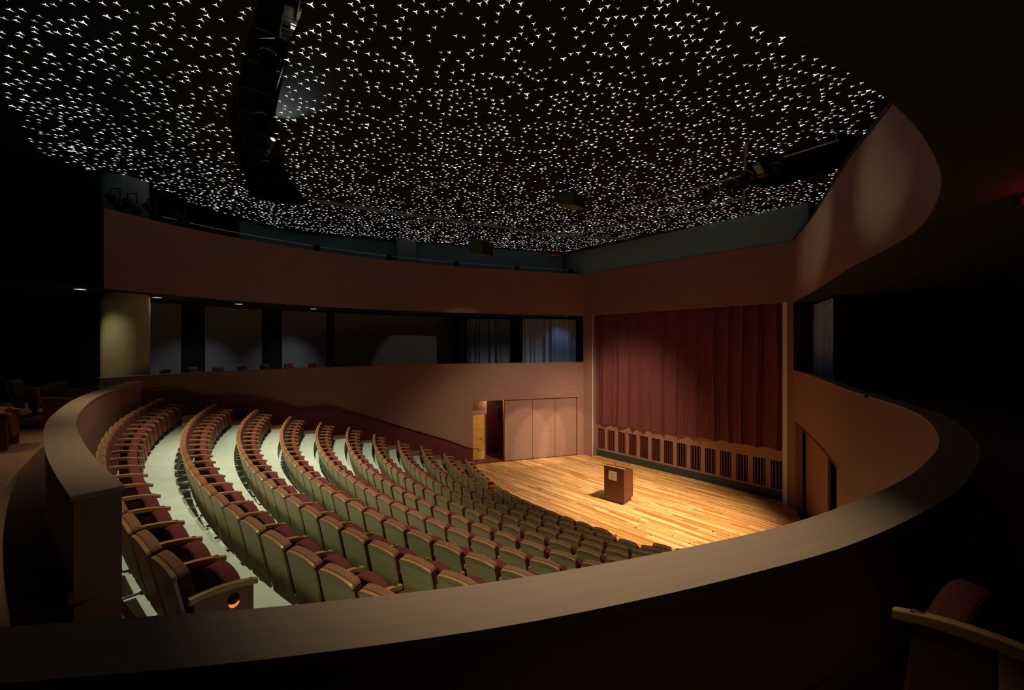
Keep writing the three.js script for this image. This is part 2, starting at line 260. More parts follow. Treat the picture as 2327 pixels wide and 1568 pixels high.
// stage wall
const SETBACK = -0.36;
{
  const g = new THREE.Group(); g.name = numbered('wall_stage'); g.userData.kind = 'structure'; scene.add(g);
  part('wall_panel', prism([onWall(-0.02), onWall(0.56), onWall(0.56, SETBACK - 0.1), onWall(-0.1, SETBACK - 0.1)], -0.1, BAND0 - 0.002), M.panel, g);
  part('wall_panel', prism([onWall(8.53), onWall(PLEN), onWall(PLEN + 0.1, SETBACK - 0.1), onWall(8.53, SETBACK - 0.1)], -0.1, BAND0), M.panel, g);
  const row = [];                                            // the wall under the curtain, with openings for the grilles
  const B = (s0, s1, y0, y1, v0 = SETBACK, v1 = SETBACK - 0.06) => prism([onWall(s0, v0), onWall(s1, v0), onWall(s1, v1), onWall(s0, v1)], y0, y1);
  row.push(B(0.56, 8.53, 1.37, 2.2), B(0.56, 8.53, 0.3, 0.35));
  const s0 = i => 0.605 + 0.5745 * i, GW = 0.405;
  row.push(B(0.56, s0(0), 0.35, 1.37)); for (let i = 0; i < 14; i++) row.push(B(s0(i) + GW, i < 13 ? s0(i + 1) : 8.53, 0.35, 1.37));
  part('wall_base', mergeGeometries(row), M.panel, g);
  part('baseboard', B(0.56, 8.53, 0, 0.3, SETBACK + 0.03), M.greenBase, g, 'dark green baseboard under the grilles');
  part('backing', B(0.5, 8.6, 0, BAND0, SETBACK - 0.12, SETBACK - 0.2), M.slot, g);
  for (let i = 0; i < 14; i++) {
    const v = part('vent_grille', B(s0(i), s0(i) + GW, 0.35, 0.372, SETBACK - 0.005, SETBACK - 0.1), M.panel, g);
    for (let k = 0; k < 4; k++) { const c = s0(i) + GW * (0.13 + 0.245 * k); part('slat', B(c - 0.016, c + 0.016, 0.355, 1.365, SETBACK - 0.01, SETBACK - 0.09), M.darkWood, v); }
  }
  struct('trim_2', prism([onWall(0.555), onWall(0.585), onWall(0.585, 0.03), onWall(0.555, 0.03)], 0, BAND0), M.pale, 'pale vertical strip at the left edge of the stage opening');
  struct('trim_3', prism([onWall(8.50, -0.06), onWall(8.535, 0.0), onWall(8.66, 0.02), onWall(8.66, -0.06)], 0, BAND0), M.pale, 'pale vertical strip at the right edge of the stage opening');
}
// upper band: left, over the stage, right
{
  const g = new THREE.Group(); g.name = numbered('wall_upper_band'); g.userData.kind = 'structure'; scene.add(g);
  const l1 = LEFT.findIndex(p => p[0] / p[1] < px(860));
  part('band_panel', wallGeo(LEFT.slice(0, l1 + 1), -0.05, BAND0, BAND1), M.panel, g);
  part('band_panel', wallGeo(LEFT.slice(l1), -0.05, BAND0, BAND1), M.panel, g);
  part('band_panel', prism([onWall(0), onWall(PLEN), onWall(PLEN + 0.2, -0.1), onWall(-0.2, -0.1)], BAND0, BAND1), M.panel, g);
  const k = RIGHT.findIndex(p => p[0] / p[1] > px(2073));
  part('band_panel', wallGeo(RIGHT.slice(0, k + 1), 0.05, BAND0, BAND1), M.panel, g);
  part('band_panel', wallGeo(offsetLine(RIGHT.slice(k), -0.006), 0.05, BAND0, BAND1), M.panel, g);
  part('edge_rail', wallGeo(offsetLine(RIGHT.slice(0, k + 6), -0.03), 0.03, BAND1, BAND1 + 0.05), M.blackMetal, g);
}
// wall above the band, up to the star ceiling
const EDGE = [[-9.3, 7.24], [-11.4, 9.47], [-11.7, 10.2], [-11.5, 10.8], [-10.75, 11.3], [-10.8, 12.2], [-10.7, 13.9], [-10.0, 15.0], [-9.35, 16.2], [-7.6, 17.1], [-5.2, 18.0], [-2.4, 18.85], [0.4, 19.75], [2.7, 20.45], [5.0, 17.75], [7.6, 15.6], [10.3, 13.4], [10.9, 11], [9.8, 8.6], [7.5, 6.2], [4.2, 3.6], [0, 3.2], [-5, 3.2], [-8.0, 5.5]];
{
  const tl = smooth([[2.68, 20.75], [0.4, 20.0], [-2.4, 19.15], [-5.2, 18.3], [-7.7, 17.4], [-9.6, 16.4], [-10.3, 15.1]], 0.3);
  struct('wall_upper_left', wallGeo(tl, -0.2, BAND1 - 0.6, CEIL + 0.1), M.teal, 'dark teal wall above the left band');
  struct('wall_upper_stage', prism([onWall(-1.25, -0.02), onWall(PLEN + 0.4, -0.02), onWall(PLEN + 0.4, -0.3), onWall(-1.25, -0.3)], BAND1 - 0.05, CEIL + 0.1), M.teal, 'dark teal wall above the stage band');
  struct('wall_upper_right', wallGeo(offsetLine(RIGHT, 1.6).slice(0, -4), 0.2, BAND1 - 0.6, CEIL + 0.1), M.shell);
  const a = atRatio(tl, px(921)), p = [a[0] + 0.12, a[1] - 0.3];
  struct('pilaster', box(0.82, CEIL - BAND1 + 0.4, 0.4).rotateY(0.35).translate(p[0], (CEIL + BAND1 - 0.4) / 2, -p[1]), std({ color: 0x7e8a8c, roughness: 0.9 }), 'pale grey pier on the upper left wall');
}
// ceiling sheet with the curved lighting slot and the hatch over the stage
const SLOT = smooth([[-3.1, 4.6], [-3.5, 5.48], [-4.19, 6.28], [-4.95, 7.2], [-6.05, 8.5], [-6.85, 9.9], [-7.7, 11.5], [-8.35, 12.75]], 0.3).concat([[-7.9, 13.3], [-7.1, 13.4]], smooth([[-6.75, 13.1], [-6.35, 11.4], [-5.75, 9.9], [-5.05, 8.5], [-4.15, 7.2], [-3.5, 6.3], [-2.85, 5.5], [-2.4, 4.6]], 0.3));
const HATCH = [[6.2, 10.45], [7.35, 8.85], [8.6, 9.5], [8.75, 10.9], [7.9, 11.9], [6.9, 11.7]];
{
  struct('ceiling', prism([[-14, -5], [13, -5], [13, 26], [-14, 26]], CEIL, CEIL + 0.06, [SLOT, HATCH]), M.ceiling, 'dark ceiling sheet pierced by star lights');
}
// ---------------------------------------------------------------- star lights
{
  const shape = (r) => { const pos = [0, -0.15 * r, 0], idx = []; for (let k = 0; k < 6; k++) { const a = (-41 + 60 * k) * Math.PI / 180, q = k % 2 ? r * 0.2 : r; pos.push(q * Math.cos(a), 0, -q * Math.sin(a)); idx.push(0, 1 + k, 1 + (k + 1) % 6); } return { pos, idx }; };
  const LEVELS = [[0.34, 0.34, 0.31], [0.55, 0.55, 0.53], [0.8, 0.8, 0.78], [1.05, 1.05, 1.1], [2.2, 2.3, 3.0]];
  const palette = noiseTex(8, 1, (u, v, x) => LEVELS[Math.min(x, 4)].map(c => c / 3 * 255)); palette.magFilter = palette.minFilter = THREE.NearestFilter;
  const cell = 0.1, grid = new Map(), stars = [];
  let tries = 0;
  while (tries++ < 60000 && stars.length < 6300) {
    let p = [rr(-11.7, 11), rr(3.2, 20.6)];
    if (rnd() < 0.14 && stars.length) { const q = stars[(rnd() * stars.length) | 0].p, a = rr(0, 6.28), d = rr(0.09, 0.16); p = [q[0] + Math.cos(a) * d, q[1] + Math.sin(a) * d]; }
    if (!inside(p, EDGE) || inside(p, SLOT) || inside(p, HATCH)) continue;
    const gx = Math.floor(p[0] / cell), gz = Math.floor(p[1] / cell); let ok = true;
    for (let i = -1; i <= 1 && ok; i++) for (let j = -1; j <= 1; j++) { const o = grid.get((gx + i) + ',' + (gz + j)); if (o && Math.hypot(o[0] - p[0], o[1] - p[1]) < 0.1) { ok = false; break; } }
    if (!ok) continue; grid.set(gx + ',' + gz, p);
    const x = rnd(), lv = x < 0.12 ? 0 : x < 0.3 ? 1 : x < 0.62 ? 2 : x < 0.955 ? 3 : 4;
    const vx = Math.abs(p[0] / p[1] * FOCAL) < 1163 && 4.75 / p[1] * FOCAL < 784;
    stars.push({ p, lv, r: rr(0.041, 0.052) * (lv === 4 ? 1.25 : lv === 0 ? 0.85 : 1), key: vx ? Math.hypot(p[0], p[1], 4.75) : 99 });
  }
  stars.sort((a, b) => a.key - b.key);
  const y = CEIL - 0.003;
  const g0 = shape(1), near = new THREE.BufferGeometry(); near.setAttribute('position', new THREE.Float32BufferAttribute(g0.pos, 3)); near.setAttribute('uv', new THREE.Float32BufferAttribute(new Array(14).fill(0.5), 2)); near.setIndex(g0.idx); near.computeVertexNormals();
  const mats = LEVELS.map(l => new THREE.MeshStandardMaterial({ color: 0x111111, emissive: new THREE.Color(l[0] / 3, l[1] / 3, l[2] / 3), emissiveIntensity: 4, roughness: 0.6 }));
  for (const s of stars.slice(0, 300)) {
    const r = s.p[0] / s.p[1], zone = r < -0.68 ? 'left of the dark curved slot' : r < -0.2 ? 'right of the dark curved slot' : r < 0.35 ? 'in the middle of the ceiling' : 'towards the right of the ceiling';
    const look = ['dim grey', 'faint greyish', 'white', 'bright white', 'bluish-white'][s.lv];
    const m = solo('star_light', near, mats[s.lv], `${look} three-pointed star light overhead, ${zone}`, 'light', `${look} star lights ${zone}`);
    m.position.set(s.p[0], y, -s.p[1]); m.scale.setScalar(s.r);
  }
  const pos = [], uv = [], idx = [];
  for (const s of stars.slice(300)) { const g = shape(s.r), b = pos.length / 3; for (let i = 0; i < 7; i++) { pos.push(s.p[0] + g.pos[3 * i], y + g.pos[3 * i + 1], -s.p[1] + g.pos[3 * i + 2]); uv.push((s.lv + 0.5) / 8, 0.5); } idx.push(...g.idx.map(k => k + b)); }
  const g = new THREE.BufferGeometry(); g.setAttribute('position', new THREE.Float32BufferAttribute(pos, 3)); g.setAttribute('uv', new THREE.Float32BufferAttribute(uv, 2)); g.setIndex(idx); g.computeVertexNormals();
  const m = solo('star_field', g, new THREE.MeshStandardMaterial({ color: 0x111111, emissive: 0xffffff, emissiveIntensity: 4, emissiveMap: palette, roughness: 0.6 }), 'thousands of tiny distant white star lights covering the dark ceiling', 'lights'); m.userData.kind = 'stuff';
}

// ---------------------------------------------------------------- stage floor
const Rrow = i => 16.461 - 0.8928 * (i - 6) - 0.0007 * (i - 6) ** 2;       // radius of the top of the backs, row 1 at the rear
const hrow = i => 3.098 + 0.3394 * (i - 6) - 0.0013 * (i - 6) ** 2;        // drop of that top below the eye
const CH = 0.74, yrow = i => i > 10 ? 0 : EYE - hrow(i) - CH;
const polar = (r, a) => [C[0] + r * Math.cos(a * Math.PI / 180), C[1] + r * Math.sin(a * Math.PI / 180)];
const HALL = [...RIGHT.slice().reverse(), onWall(PLEN), onWall(8.5, SETBACK), onWall(0.56, SETBACK), ...LEFT, ...STUB.slice().reverse()];
{
  const R0 = Rrow(11) + 0.06;
  const arc = []; for (let a = 176; a <= 270; a += 2) arc.push(polar(R0 + 0.3, a));
  const f = struct('floor', prism([[-2.6, 20.4], [4.5, 22.5], [12, 15], [12, 8], ...arc.slice().reverse()], -0.3, -0.03), M.slot, 'stage floor of narrow golden hardwood strips');
  const tones = [[196, 142, 82], [214, 162, 100], [184, 124, 62], [226, 180, 120], [205, 150, 84], [170, 108, 50]];
  const mats = tones.map((t, i) => std({ map: rep(grain(t.map(v => v * 0.93), t.map(v => Math.min(255, v * 1.05)), 3, 40), 0.5, 4), roughness: 0.32 }));
  const list = [], w = 0.075;
  const ok = p => inside(p, HALL) && Math.hypot(p[0] - C[0], p[1] - C[1]) < R0 + 0.02;
  for (let k = 0; k * w < 12; k++) {
    const v = SETBACK + 0.02 + (k + 0.5) * w; let s = -6, run = null;
    const flush = (a, b) => { let x = a; while (x < b - 0.05) { const l = Math.min(rr(0.5, 2.2), b - x); list.push([x, Math.min(x + l, b), v]); x += l; } };
    for (; s < 14; s += 0.05) { const q = ok(onWall(s, v)); if (q && run === null) run = s; if (!q && run !== null) { flush(run, s); run = null; } }
  }
  const geo = new Map(), turn = Math.atan2(-(-U[1]), U[0]);
  const items = list.map(([a, b, v]) => { const c = onWall((a + b) / 2, v); return { l: b - a, c, tone: (rnd() * rnd() * 1.6 * 6) | 0, d: Math.hypot(c[0], c[1]), dy: rr(-0.0012, 0) }; });
  const fr = items.filter(i => { const r = i.c[0] / i.c[1]; return i.d && r > -0.1 && r < 0.74; }).sort((a, b) => a.d / Math.sqrt(a.l) - b.d / Math.sqrt(b.l));
  const single = new Set(fr.slice(0, 300));
  const rest = mats.map(() => []);
  for (const i of items) {
    const tone = Math.min(5, Math.max(0, i.tone)), L = single.has(i) ? Math.round(i.l * 10) / 10 || 0.1 : i.l;
    const ang = Math.atan2(-U[1], U[0]);                     // world z is minus plan depth
    if (single.has(i)) {
      const key = L.toFixed(1); if (!geo.has(key)) { const g = new RoundedBoxGeometry(L - 0.002, 0.02, w - 0.0025, 1, 0.0012); const uv = g.attributes.uv, p = g.attributes.position; for (let q = 0; q < uv.count; q++) uv.setXY(q, p.getX(q), p.getZ(q)); geo.set(key, g); }
      const m = part('plank', geo.get(key), mats[tone], f); m.position.set(i.c[0], -0.01 + i.dy, -i.c[1]); m.rotation.y = -ang;
    } else {
      const g = box(L - 0.002, 0.02, w - 0.0025); const uv = g.attributes.uv, p = g.attributes.position; for (let q = 0; q < uv.count; q++) uv.setXY(q, p.getX(q) + i.c[0] * 3, p.getZ(q) + i.c[1]);
      g.rotateY(-ang); g.translate(i.c[0], -0.01 + i.dy, -i.c[1]); rest[tone].push(g);
    }
  }
  rest.forEach((r, i) => { if (r.length) { const m = part('plank', mergeGeometries(r), mats[i], f); m.userData.kind = 'stuff'; } });
}
// ---------------------------------------------------------------- seat terraces and aisle stairs
const FIT = { 1: [234.958, 1.395, 20, 1], 2: [229.184, 1.41, 18, 8], 3: [226.875, 1.502, 17, 10], 4: [218.677, 1.584, 12, 15], 5: [216.061, 1.628, 11, 16], 6: [216.407, 1.832, 11, 14], 7: [226.978, 1.938, 16, 9], 8: [222.254, 1.902, 14, 11], 9: [216.595, 2.191, 10, 13], 10: [213.133, 2.276, 8, 14], 11: [214.153, 2.43, 8, 13] };
const rowStart = i => FIT[i][0] - FIT[i][1] * FIT[i][2];
function wallAngle(r) { let a = 215; while (a > 170 && inside(polar(r, a), HALL)) a -= 0.1; return a + 0.05; }
for (let i = 1; i <= 10; i++) {
  const rin = Rrow(i + 1) + 0.06, rout = i === 1 ? Rrow(1) + 0.16 : Rrow(i) + 0.06, y = yrow(i), a0 = rowStart(i) - 1.0, a1 = 254;
  const ring = (p0, p1, A0, A1, dy0, dy1) => { const q = []; for (let a = A0; a < A1; a += 1) q.push(polar(p0, a)); q.push(polar(p0, A1)); for (let a = A1; a > A0; a -= 1) q.push(polar(p1, a)); q.push(polar(p1, A0)); return prism(q, dy0, dy1); };
  struct('floor', ring(rin, rout, a0, i < 3 ? 262 : a1, y - 0.45, y), M.terrace, `pale grey-green seating terrace of the ${ORD[i]} row from the back`);
  const aw = Math.max(wallAngle(rin), wallAngle(rout)) + 0.05;
  struct('stairs', ring(rin, rout, aw - 0.35, a0, y - 0.45, y - 0.002), M.carpet, `brown carpeted aisle landing beside the ${ORD[i]} row from the back`);
  const yl = yrow(i + 1), m = (y + yl) / 2;
  struct('stairs', ring(rin - 0.3, rin, aw + 0.1, rowStart(i + 1) - 0.6, yl, m), M.carpet, `brown carpeted half step above the ${ORD[i + 1]} row from the back`);
}

// ---------------------------------------------------------------- chairs
const PITCH = 0.509;
function crown(w, h, rise, d, bevel) {                       // an upright slab with an arched top, base at y = 0
  const s = new THREE.Shape(), r = 0.036; s.moveTo(-w / 2, 0); s.lineTo(w / 2, 0); s.lineTo(w / 2, h - r); s.quadraticCurveTo(w / 2, h, w / 2 - r, h + rise * 0.25); s.quadraticCurveTo(0, h + rise * 1.8, -w / 2 + r, h + rise * 0.25); s.quadraticCurveTo(-w / 2, h, -w / 2, h - r); s.lineTo(-w / 2, 0);
  return new THREE.ExtrudeGeometry(s, { depth: d - 2 * bevel, bevelEnabled: bevel > 0, bevelThickness: bevel, bevelSize: bevel, bevelSegments: 2, curveSegments: 5 }).translate(0, 0, bevel);
}
const CG = (() => {
  const tilt = g => g.rotateX(-0.2).translate(0, 0.235, -0.125);   // leaning back
  const panel = tilt(crown(0.41, 0.565, 0.022, 0.02, 0.004).translate(0, -0.09, -0.02));
  const edge = (() => { const a = crown(0.42, 0.018, 0.022, 0.026, 0.004).translate(0, 0.474, -0.022); return tilt(a); })();
  const back = tilt(crown(0.40, 0.44, 0.022, 0.06, 0.014).translate(0, 0.03, 0.004));
  const head = (() => { const a = crown(0.406, 0.03, 0.022, 0.062, 0.01).translate(0, 0.462, 0.003); return tilt(a); })();
  const s = new THREE.Shape(); s.moveTo(-0.19, 0); s.lineTo(0.19, 0); s.lineTo(0.195, 0.27); s.quadraticCurveTo(0.18, 0.4, 0, 0.405); s.quadraticCurveTo(-0.18, 0.4, -0.195, 0.27); s.lineTo(-0.19, 0);
  const seat = new THREE.ExtrudeGeometry(s, { depth: 0.05, bevelEnabled: true, bevelThickness: 0.026, bevelSize: 0.026, bevelSegments: 3, curveSegments: 6 }).rotateX(-0.12).translate(0, 0.15, 0.11);   // tipped up
  const pan = box(0.36, 0.3, 0.014, 0, 0.16, 0.09).rotateX(-0.12).translate(0, 0.15, 0.11);
  const as = new THREE.Shape(); as.moveTo(-0.17, 0.585); as.quadraticCurveTo(0.02, 0.6, 0.2, 0.535); as.lineTo(0.2, 0.51); as.quadraticCurveTo(0.02, 0.57, -0.17, 0.555); as.lineTo(-0.17, 0.585);
  const arm = new THREE.ExtrudeGeometry(as, { depth: 0.026, bevelEnabled: true, bevelThickness: 0.006, bevelSize: 0.006, bevelSegments: 2, curveSegments: 6 }).translate(0, -0.02, -0.013).rotateY(-Math.PI / 2).translate(0, 0, 0.0);
  const standard = mergeGeometries([rbox(0.028, 0.42, 0.2, 0.008, 0, 0.335, 0.06)]);
  const foot = mergeGeometries([box(0.03, 0.13, 0.07, 0, 0.065, 0), box(0.05, 0.014, 0.22, 0, 0.007, 0.02)]);
  const end = rbox(0.032, 0.53, 0.34, 0.01, 0, 0.272, 0.01);
  return { panel, edge, back, head, seat, pan, arm, standard, foot, end };
})();
function makeChair(kind) {                                  // kind: 'mid' has one arm, 'end' both, with a wooden end panel on the near side
  const t = new THREE.Group();
  part('back_panel', CG.panel, M.backWood, t, 'pale wooden outer back'); part('top_edge', CG.edge, M.armWood, t, 'light wooden edge');
  part('backrest', CG.back, M.cloth, t); part('head_band', CG.head, M.clothTop, t, 'gold patterned top band');
  part('seat', CG.seat, M.cloth, t); part('seat_pan', CG.pan, M.sideWood, t, 'wooden underside of the tipped-up seat');
  const side = (x, end) => { const a = part('armrest', CG.arm, M.armWood, t, 'light wooden armrest'); a.position.x = x; const s = part(end ? 'end_panel' : 'arm_standard', end ? CG.end : CG.standard, end ? M.sideWood : M.standard, t); s.position.x = x; if (!end) { const f = part('foot', CG.foot, M.blackMetal, t); f.position.x = x; } return s; };
  side(PITCH / 2, kind === 'first' || kind === 'plain');
  if (kind === 'plain') side(-PITCH / 2, true);
  if (kind === 'last') {
    const s = side(-PITCH / 2, true);
    part('aisle_light', new THREE.SphereGeometry(0.034, 14, 8, 0, Math.PI * 2, 0, Math.PI * 0.5).rotateZ(Math.PI / 2).scale(0.7, 1, 1).translate(-0.016, 0.455, 0.06), M.blackMetal, s, 'round black aisle light');
    part('aisle_lamp', new THREE.CylinderGeometry(0.03, 0.03, 0.006, 16, 1, false, 0, Math.PI).rotateZ(Math.PI / 2).rotateX(Math.PI).translate(-0.019, 0.43, 0.06), glow(0xff8a40, 0.9), s);
  }
  return t;
}
const proto = { mid: makeChair('mid'), first: makeChair('first'), last: makeChair('last'), plain: makeChair('plain') };
function placeChair(kind, name, pos, turn, label, group) { const t = proto[kind].clone(); t.name = numbered(name); t.position.copy(pos); t.rotation.y = turn; tag(t, label, 'chair', group); scene.add(t); return t; }
for (let i = 1; i <= 11; i++) {
  const [a0, d, nb, nf] = FIT[i]; let n = 0;
  for (let k = -nb; k < nf; k++) {
    if (i === 11 && (k === -2 || k === 8 || k === 9)) continue;
    const a = a0 + d * (k + 0.5), p = polar(Rrow(i) - 0.225, a), th = a * Math.PI / 180; n++;
    const kind = k === -nb ? 'first' : (i === 1 && k === nf - 1) || (i === 11 && (k === -3 || k === 7)) ? 'last' : 'mid';
    placeChair(kind, 'theatre_chair', W(p[0], p[1], yrow(i)), Math.atan2(-Math.cos(th), Math.sin(th)), `maroon theatre chair, ${ORD[n]} from the far aisle, in the ${ORD[i]} row from the back`, 'theatre chairs on the terraces');
  }
}
// gallery seats behind the left rail
[[331, 858], [390, 840], [450, 835], [508, 833], [560, 830], [612, 828], [665, 825], [717, 823], [765, 822]].forEach(([x, y], k) => {
  const Z = Math.min(17.0, 0.74 * FOCAL / (y - 784)) * (k ? 1 : 1.0), q = k === 0 ? [-11.55, 12.65] : [px(x) * Z, Z];
  const th = Math.atan2(q[1] - 14, q[0] - 4);
  placeChair('mid', 'gallery_chair', W(q[0], q[1], BALC), Math.atan2(-Math.cos(th), Math.sin(th)), `maroon chair in the left gallery, ${ORD[k + 1]} from the round column`, 'chairs along the left gallery rail');
});
// balcony chairs at the left edge
{
  const face = (x, z) => Math.atan2(C[0] - x, -(C[1] - z));
  const L = [[-8.55, 7.75], [-8.2, 7.32], [-7.86, 6.9]];
  L.forEach(([x, z], k) => placeChair(k === 2 ? 'plain' : 'mid', 'balcony_chair', W(x - 0.35, z + 0.35, BALC), 0, `dim maroon chair on the left balcony, ${['farthest', 'middle', 'nearest'][k]} of the row of three`, 'row of three balcony chairs').rotation.y = face(x, z));
  const n = placeChair('plain', 'balcony_chair', W(-7.35, 5.65, BALC), 0, 'dark chair cut by the left edge of the photo, nearest on the left balcony'); n.rotation.y = face(-7.35, 5.65);
  const f = placeChair('mid', 'balcony_chair', W(-10.2, 8.4, BALC), 0, 'barely lit chair behind the row of three on the left balcony'); f.rotation.y = face(-10.2, 8.4);
  // near right, only its armrest catches light
  const r = placeChair('mid', 'balcony_chair', W(1.72, 1.4, BALC), 0, 'dark chair at lower right showing one yellow wooden armrest'); r.rotation.y = Math.PI + 0.5;
}

// ---------------------------------------------------------------- curtain, lectern
{
  const nx = 700, ny = 14, pos = [], uv = [], idx = [];
  const fold = s => 0.19 * (0.5 - Math.pow(Math.abs(Math.sin(s * 5.2 + 0.9 * Math.sin(s * 1.7 + 0.6))), 0.5)) + 0.02 * Math.sin(s * 13.3 + 1.3 * Math.sin(s * 2.3)) + 0.016 * Math.sin(s * 17.3 + 2 * Math.sin(s * 3.1 + 1)) + 0.01 * Math.sin(s * 41 + 3 * Math.sin(s * 5));
  for (let j = 0; j <= ny; j++) for (let i = 0; i <= nx; i++) {
    const s = 0.6 + 7.9 * i / nx, t = j / ny, hem = 1.64 + 0.17 * (s / 8.5) + 0.02 * Math.sin(s * 8), y = hem + (BAND0 + 0.2 - hem) * t;
    const p = onWall(s + 0.03 * Math.sin(y * 0.9 + s * 2), SETBACK + 0.17 + fold(s) * (1.05 - 0.4 * t) + 0.015 * Math.sin(s * 6 + y * 1.7));
    pos.push(p[0], y, -p[1]); uv.push(s, y); if (i && j) { const k = j * (nx + 1) + i; idx.push(k - nx - 2, k - nx - 1, k, k - nx - 2, k, k - 1); }
  }
  const g = new THREE.BufferGeometry(); g.setAttribute('position', new THREE.Float32BufferAttribute(pos, 3)); g.setAttribute('uv', new THREE.Float32BufferAttribute(uv, 2)); g.setIndex(idx); g.computeVertexNormals();
  const mv = M.velvet; mv.side = THREE.DoubleSide; solo('stage_curtain', g, mv, 'tall maroon velvet curtain hanging in folds above the grilles on the stage wall', 'curtain');
}
function drape(name, a, b, y0, y1, mat, label, amp = 0.05, freq = 24) {
  const nx = 160, pos = [], uv = [], idx = [], L = Math.hypot(b[0] - a[0], b[1] - a[1]), n = [-(b[1] - a[1]) / L, (b[0] - a[0]) / L];
  for (let j = 0; j <= 6; j++) for (let i = 0; i <= nx; i++) { const t = i / nx, s = t * L, v = j / 6, f = amp * (1.1 - 0.5 * v) * (Math.sin(s * freq + 2 * Math.sin(s * 4)) + 0.4 * Math.sin(s * freq * 2.3 + 1)); pos.push(a[0] + (b[0] - a[0]) * t + n[0] * f, y0 + (y1 - y0) * v, -(a[1] + (b[1] - a[1]) * t + n[1] * f)); uv.push(s, v); if (i && j) { const k = j * (nx + 1) + i; idx.push(k - nx - 2, k - nx - 1, k, k - nx - 2, k, k - 1); } }
  const g = new THREE.BufferGeometry(); g.setAttribute('position', new THREE.Float32BufferAttribute(pos, 3)); g.setAttribute('uv', new THREE.Float32BufferAttribute(uv, 2)); g.setIndex(idx); g.computeVertexNormals(); mat.side = THREE.DoubleSide;
  return solo(name, g, mat, label, 'curtain');
}
{
  const t = thing('lectern', 'brown wooden lectern with a pale square sign, standing alone on the stage', 'lectern', W(3.787, 14.155, 0));
  t.rotation.y = Math.atan2(-0.66, 0.75);
  part('plinth', rbox(0.7, 0.13, 0.58, 0.006, 0, 0.065, 0.02), M.sideWood, t);
  const s = new THREE.Shape(); s.moveTo(-0.35, 0.13); s.lineTo(0.35, 0.13); s.lineTo(0.35, 1.22); s.lineTo(0.28, 1.24); s.lineTo(-0.35, 1.06); s.lineTo(-0.35, 0.13);
  part('body', new THREE.ExtrudeGeometry(s, { depth: 0.75, bevelEnabled: true, bevelThickness: 0.006, bevelSize: 0.006, bevelSegments: 1 }).translate(0, 0, -0.375).rotateY(-Math.PI / 2), M.lectern, t);
  part('reading_desk', rbox(0.7, 0.024, 0.6, 0.006).rotateX(-0.278).translate(0, 1.165, -0.04), M.standard, t);
  part('lip', rbox(0.78, 0.035, 0.06, 0.008, 0, 1.235, 0.325), M.armWood, t);
  const cv = document.createElement('canvas'); cv.width = cv.height = 128; const c = cv.getContext('2d'); c.fillStyle = '#d9d6b8'; c.fillRect(0, 0, 128, 128); c.fillStyle = '#b9b394'; c.fillRect(58, 36, 10, 34); c.fillRect(50, 54, 26, 5); c.fillRect(24, 82, 82, 5); c.fillRect(30, 94, 68, 4);
  const tx = new THREE.CanvasTexture(cv); tx.colorSpace = THREE.SRGBColorSpace;
  part('sign', box(0.3, 0.3, 0.008, -0.05, 0.93, 0.361), std({ map: tx, roughness: 0.5 }), t, 'pale square sign with a small grey emblem');
  const mic = part('microphone', tube([new THREE.Vector3(-0.15, 1.2, -0.05), new THREE.Vector3(-0.12, 1.29, -0.06), new THREE.Vector3(-0.04, 1.31, -0.16)], 0.006, 6, 12), M.blackMetal, t);
}

